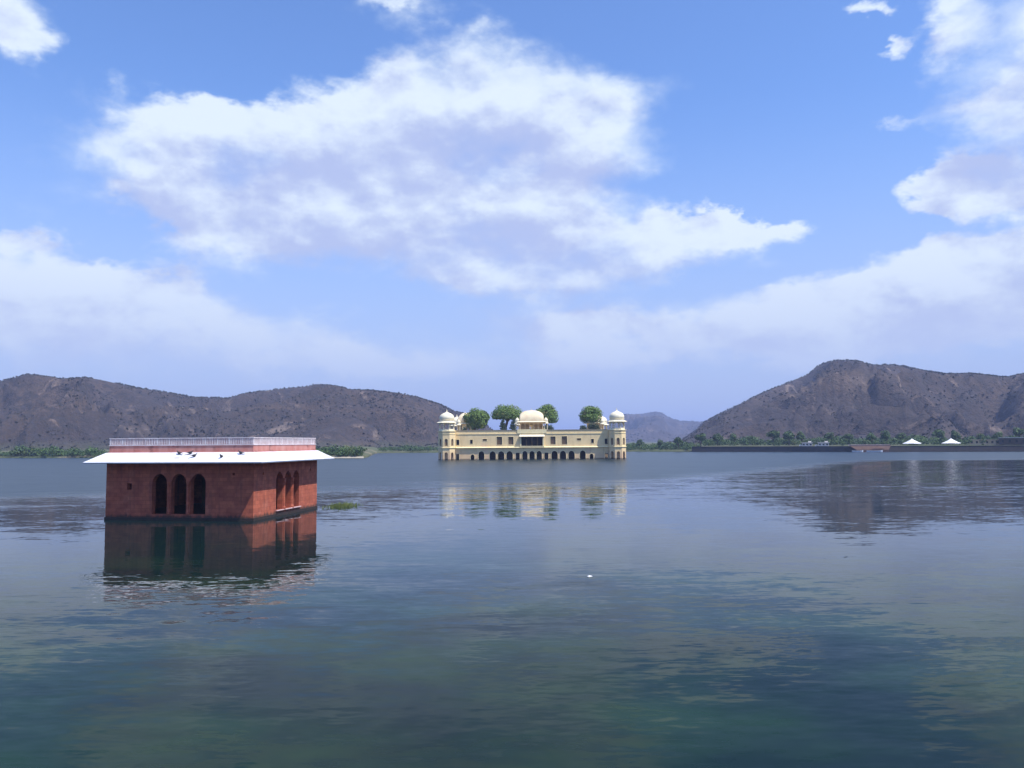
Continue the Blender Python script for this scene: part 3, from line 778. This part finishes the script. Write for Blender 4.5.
def shrub(name, loc, rad, n, size, label, group=None, mat='leaf2', seed=1, cone=False, cat='shrub'):
    t = empty(name, loc, label=label, cat=cat, group=group)
    mb = MB().tube((0,0,-.2), (0,0,rad[2]*.9), .1, .06, 6); mb.build('stem', 'bark', t)
    mb = MB()
    if cone:
        for k in range(5): leaf_quads(mb, (0,0,rad[2]*(.25+.36*k)), (rad[0]*(1-.17*k), rad[1]*(1-.17*k), rad[2]*.32), n//5, size, bot=-.8, clumps=6, seed=seed+k, shell=.3)
    else: leaf_quads(mb, (0,0,rad[2]*.6), rad, n, size, bot=-.55, clumps=12, seed=seed, shell=.35)
    mb.build('foliage', mat, t); return t
GS = 'dark clipped shrubs on the palace roof garden'
shrub('garden_shrub', (-3.5, 308, 9.6), (2.3,2.3,2.6), 2200, .4, 'dark cone-shaped shrub under the umbrella-shaped tree on the palace roof', GS, seed=21, cone=True)
shrub('garden_shrub', (.45, 307, 9.6), (2.2,2.2,2.9), 2200, .4, 'dark cone-shaped shrub beside the left end of the palace rooftop pavilion', GS, seed=22, cone=True)
shrub('garden_shrub', (13.3, 306, 9.6), (2.6,1.8,2.4), 1500, .4, 'dark rounded shrub beside the right end of the palace rooftop pavilion', GS, seed=23)
shrub('garden_shrub', (26.6, 306, 9.6), (1.8,1.5,1.9), 1100, .4, 'low dark shrub at the left end of the hedge beneath the ball-crowned tree', GS, seed=24)
shrub('garden_shrub', (30.4, 307, 9.6), (3.0,1.8,2.9), 1800, .4, 'bulky dark shrub under the ball-crowned tree on the palace roof', GS, seed=25)
shrub('garden_shrub', (-17.4, 300, 9.6), (1.2,1.2,1.6), 700, .35, 'small dark shrub between the left tower and the round green tree', GS, seed=26)

# ------------------------------------------------------------------ shore vegetation
def belt_veg(name, a0, a1, d0, d1, n, hmin, hmax, mat, label, seed, q=75):
    rnd = random.Random(seed); mb = MB()
    for i in range(n):
        a = rnd.uniform(a0, a1); d = rnd.uniform(d0, d1); s = shore(a)
        h = rnd.uniform(hmin, hmax)*(.75+.5*mnoise.noise(Vector((a*.9, seed, 0)))); w = h*rnd.uniform(.5, .9)
        z = (2.8 if a > 13 else .6)+(d*.012)
        c = pol(a, s+d, z+h*.45)
        leaf_quads(mb, c, (w, w, h*.55), q, h*.2, bot=-.8, clumps=5, seed=rnd.random(), shell=.4)
    tag(mb.build(name, mat), label, 'vegetation', kind='stuff')
belt_veg('shore_vegetation', -58, -10.4, 0, 24, 1500, 3.6, 6.8, 'leaf_shore', 'dense green bushes lining the left shore below the hills', 31)
belt_veg('shore_vegetation', -9.2, 12.2, 1, 60, 800, 2.8, 5.4, 'leaf_shore', 'low green growth along the distant shore behind the palace', 32)
belt_veg('shore_vegetation', 8, 56, 16, 120, 1900, 3.0, 6.8, 'leaf_shore', 'mixed green thicket on the flat ground behind the dark embankment', 33)
# pale spit of sand at the tip of the left shore
mb = MB(); P_ = []
for a in [-15+.25*i for i in range(20)]:
    s = shore(a); P_.append([pol(a, s-5, -.3), pol(a, s-2.5, .28), pol(a, s+1.5, .62), pol(a, s+3, .3)])
for row in P_: mb.v += row
for i in range(len(P_)-1):
    for j in range(3): mb.f.append((i*4+j, (i+1)*4+j, (i+1)*4+j+1, i*4+j+1))
tag(mb.build('sand_spit', 'sand'), kind='structure')

# trees one can tell apart on the right-hand shore
protos = []
rnd = random.Random(5)
for i in range(4):
    pr = tree('shore_tree', (0, 0, 0), 4.2+.4*i, (2.9+.3*i, 2.8, 2.6+.3*(i % 2)), 2.4, 420, .75, 'bushy green tree in the row behind the dark embankment', 'tree', 'trees on the right-hand shore', mat='leaf_shore', seed=40+i, clumps=8, limbs=4)
    protos.append(pr)
spots = [(8.8,18,1.0),(10.2,22,.9),(11.4,14,1.1),(12.9,30,1.3),(14.0,36,1.2),(15.1,30,1.1),(16.2,34,.9),(17.6,32,1.2),(18.6,28,1.35),(19.4,36,1.2),(21.1,36,1.1),(22.2,44,.9),(23.6,30,1.1),(24.5,34,1.2),(25.3,38,1.0),(27.4,32,1.1),(28.3,40,1.2),(29.7,34,.9),(30.6,30,1.0),(31.6,46,1.2),(33,30,1.1),(35,36,1.2)]
for i, (a, d, s) in enumerate(spots):
    t = protos[i] if i < 4 else copy_tree(protos[i % 4])
    t.location = pol(a, shore(a)+d, 2.9 if a > 13 else 1.0); t.rotation_euler = (0, 0, i*1.7); t.scale = (s, s, s)

# ------------------------------------------------------------------ right-hand embankment and what stands on it
mb = MB(); aa = [12.3+.6*i for i in range(80)]
rings = []
for a in aa:
    s = shore(a); rings.append([pol(a, s-1.0, -2), pol(a, s-.15, 2.85), pol(a, s+.85, 2.85), pol(a, s+.9, -2)])
mb.ring_solid(rings)
ew = mb.build('embankment_wall', 'wallstone'); tag(ew, 'long dark stone embankment wall along the right-hand shore', 'wall')
mb = MB(); rings = []
for a in aa:
    s = shore(a); rings.append([pol(a, s-.3, 2.853), pol(a, s-.3, 3.0), pol(a, s+1.0, 3.0), pol(a, s+1.0, 2.853)])
mb.ring_solid(rings); mb.build('coping', 'wallstone', ew)

def place(name, az_, r_, z, label, cat, group=None):
    x, y, _ = pol(az_, r_); return empty(name, (x, y, z), R(-az_), label=label, cat=cat, group=group)
def canopy(a, lab):
    t = place('canopy_tent', a, shore(a)+14, 2.95, lab, 'tent', 'white canopies on the embankment')
    rings = []
    for k, (rr, z) in enumerate(((4.5, 1.25), (3.2, 1.75), (1.8, 2.5), (.7, 3.15), (.12, 3.6))):
        rings.append([(rr*math.cos(q), rr*math.sin(q), z-.12*abs(math.sin(2*q))*(1 if k < 2 else 0)) for q in [2*math.pi*i/16 for i in range(16)]])
    mb = MB().ring_solid([[(x*.98, y*.98, z-.06) for x, y, z in rings[0]]]+rings); mb.build('canopy', 'canvas', t)
    for i in range(8):
        q = math.pi/4*i; mb = MB().tube((4.1*math.cos(q), 4.1*math.sin(q), -.3), (4.1*math.cos(q), 4.1*math.sin(q), 1.4), .06, .06, 6); mb.build('pole', 'metal', t)
    mb = MB().lathe([(.1,3.58),(.05,3.9),(.01,4.1)], 8); mb.build('finial', 'canvas', t)
canopy(25.92, 'peaked white canopy on the embankment, left one of the two')
canopy(28.08, 'peaked white canopy on the embankment, right one of the two')

def low_block(a, d, w, dep, h, lab, mat='pale', roofmat=None, steps=True, name='low_building', z=2.9, cat='building', group=None, nwin=3):
    t = place(name, a, shore(a)+d, z, lab, cat, group)
    xs = [(-w/2+w*(i+.5)/nwin) for i in range(nwin)]
    mb = MB().panel((0, -dep/2, 0), (1,0,0), .3, -w/2, w/2, -.6, h, [rect(x-.45, x+.45, h*.32, h*.72) for x in xs])
    mb.box(-w/2, -w/2+.3, -dep/2+.301, dep/2, -.6, h); mb.box(w/2-.3, w/2, -dep/2+.301, dep/2, -.6, h); mb.box(-w/2+.301, w/2-.301, dep/2-.3, dep/2, -.6, h)
    mb.build('wall', mat, t)
    mb = MB().box(-w/2-.35, w/2+.35, -dep/2-.35, dep/2+.35, h+.003, h+.25); mb.build('roof', roofmat or mat, t)
    for x in xs:
        mb = MB().box(x-.449, x+.449, -dep/2+.15, -dep/2+.2, h*.32+.01, h*.72-.01); mb.build('window', 'dark', t)
    if steps:
        mb = MB().box(-w/2-1.6, -w/2-.36, -dep/2, dep/2-.5, -.6, h*.5); mb.box(w*.1, w*.4, -dep/4, dep/4, h+.253, h+.9); mb.build('annex', mat, t)
low_block(19.72, 6, 5.2, 4, 1.9, 'low pale building with a stepped roof on the embankment, left one of a pair', group='pair of low pale buildings')
low_block(20.72, 6, 5.4, 4, 1.9, 'low pale building with a stepped roof on the embankment, right one of a pair', group='pair of low pale buildings')
low_block(30.0, 24, 16, 6, 2.6, 'long ochre building with a row of dark openings near the right end of the shore', mat='ochre', steps=False, nwin=7, z=3.2)
low_block(31.7, 20, 18, 8, 3.3, 'long shed with a pale flat roof at the far right of the shore', mat='shade_plaster', roofmat='pale', steps=False, nwin=6, z=3.3)
low_block(23.3, 120, 9, 6, 2.6, 'small pinkish house among trees at the foot of the right hill', mat='pinkcap', steps=False, nwin=3, z=6.5, name='house', cat='house')
low_block(21.6, 60, 2.4, 2.4, 2.2, 'tiny white hut behind the embankment', mat='canvas', steps=False, nwin=1, z=4.0, name='hut', cat='hut')
# landing ramp
t = place('landing_ramp', 23.45, shore(23.45), 0, 'reddish stone landing ramp with a pale pink rim breaking the dark embankment', 'ramp')
mb = MB().ring_solid([[(-7.5,-3.2,-1.5),(9,-3.2,-1.5),(9,2,-1.5),(-7.5,2,-1.5)], [(-6,-3.0,1.2),(9,-3.0,1.2),(9,2,1.2),(-6,2,1.2)], [(-9.5,-1.7,3.35),(10,-1.7,3.35),(10,2,3.35),(-9.5,2,3.35)]]); mb.build('slope', 'rust', t)
mb = MB().box(-9.8, 9.6, -1.9, 2.1, 3.353, 3.75); mb.build('rim', 'pinkcap', t)
mb = MB()
for k in range(7): mb.box(1.5, 6.5, -3.2-.35*(7-k), -2.9, -.6+.0*k, .1+.3*k-.15)
mb.build('steps', 'rust', t)
def boat(a, d, L, lab, rz=0):
    s = shore(a); x, y, _ = pol(a, s-d); t = empty('moored_boat', (x, y, 0), R(-a)+rz, label=lab, cat='boat', group='boats moored below the ramp')
    rings = []
    for x_, w, zt in ((-.5,.32,.62),(-.42,.42,.56),(-.1,.5,.5),(.2,.48,.52),(.4,.3,.6),(.5,.03,.85)):
        hw_ = w*1.5; zt += .25; rings.append([(x_*L,-hw_,zt),(x_*L,-hw_*.75,.0),(x_*L,0,-.2),(x_*L,hw_*.75,.0),(x_*L,hw_,zt),(x_*L,hw_*.8,zt-.02),(x_*L,0,.12),(x_*L,-hw_*.8,zt-.02)])
    mb = MB().ring_solid(rings); mb.build('hull', 'boat', t)
    for k in (-.25, .05): mb = MB().box(k*L-.15, k*L+.15, -.6, .6, .34, .4); mb.build('thwart', 'boatdark', t)
boat(22.75, 6, 5.2, 'small white boat moored below the landing ramp, the left and shorter one')
boat(23.75, 6, 7.4, 'long white boat moored below the landing ramp, the right one')

# ------------------------------------------------------------------ reeds and a floating scrap
mb = MB(); rnd = random.Random(9)
for i in range(520):
    x = rnd.gauss(0, .75); y = rnd.gauss(0, 1.3)
    if abs(x) > 1.9: continue
    h = rnd.uniform(.12, .5)*(1-abs(x)/2.6); lx, ly = rnd.uniform(-.2,.2), rnd.uniform(-.2,.2); w = .02; k = len(mb.v)
    mb.v += [(x-w,y,-.1),(x+w,y,-.1),(x+lx*.4+w*.6,y+ly*.4,h*.6),(x+lx*.4-w*.6,y+ly*.4,h*.6),(x+lx,y+ly,h)]
    mb.f += [(k,k+1,k+2,k+3),(k+3,k+2,k+4)]
tag(mb.build('reeds', 'reed', loc=(-16.0, 77.3, 0)), 'small patch of bright green reeds in the water right of the red pavilion', 'reeds', kind='stuff')
mb = MB(); rnd = random.Random(2)
n = 12; rings = []
for k, (rr, z) in enumerate(((.10, -.01), (.15, .015), (.11, .04), (.03, .055))):
    rings.append([(.6*rr*math.cos(q)*1.25*(1+rnd.uniform(-.2,.2)), rr*math.sin(q)*.45*(1+rnd.uniform(-.2,.2)), z+rnd.uniform(-.006,.01)) for q in [2*math.pi*i/n for i in range(n)]])
mb.ring_solid(rings)
tag(mb.build('floating_scrap', 'canvas', loc=(3.3, 36.0, 0)), 'tiny white scrap floating alone on the open water in front of the palace', 'litter')
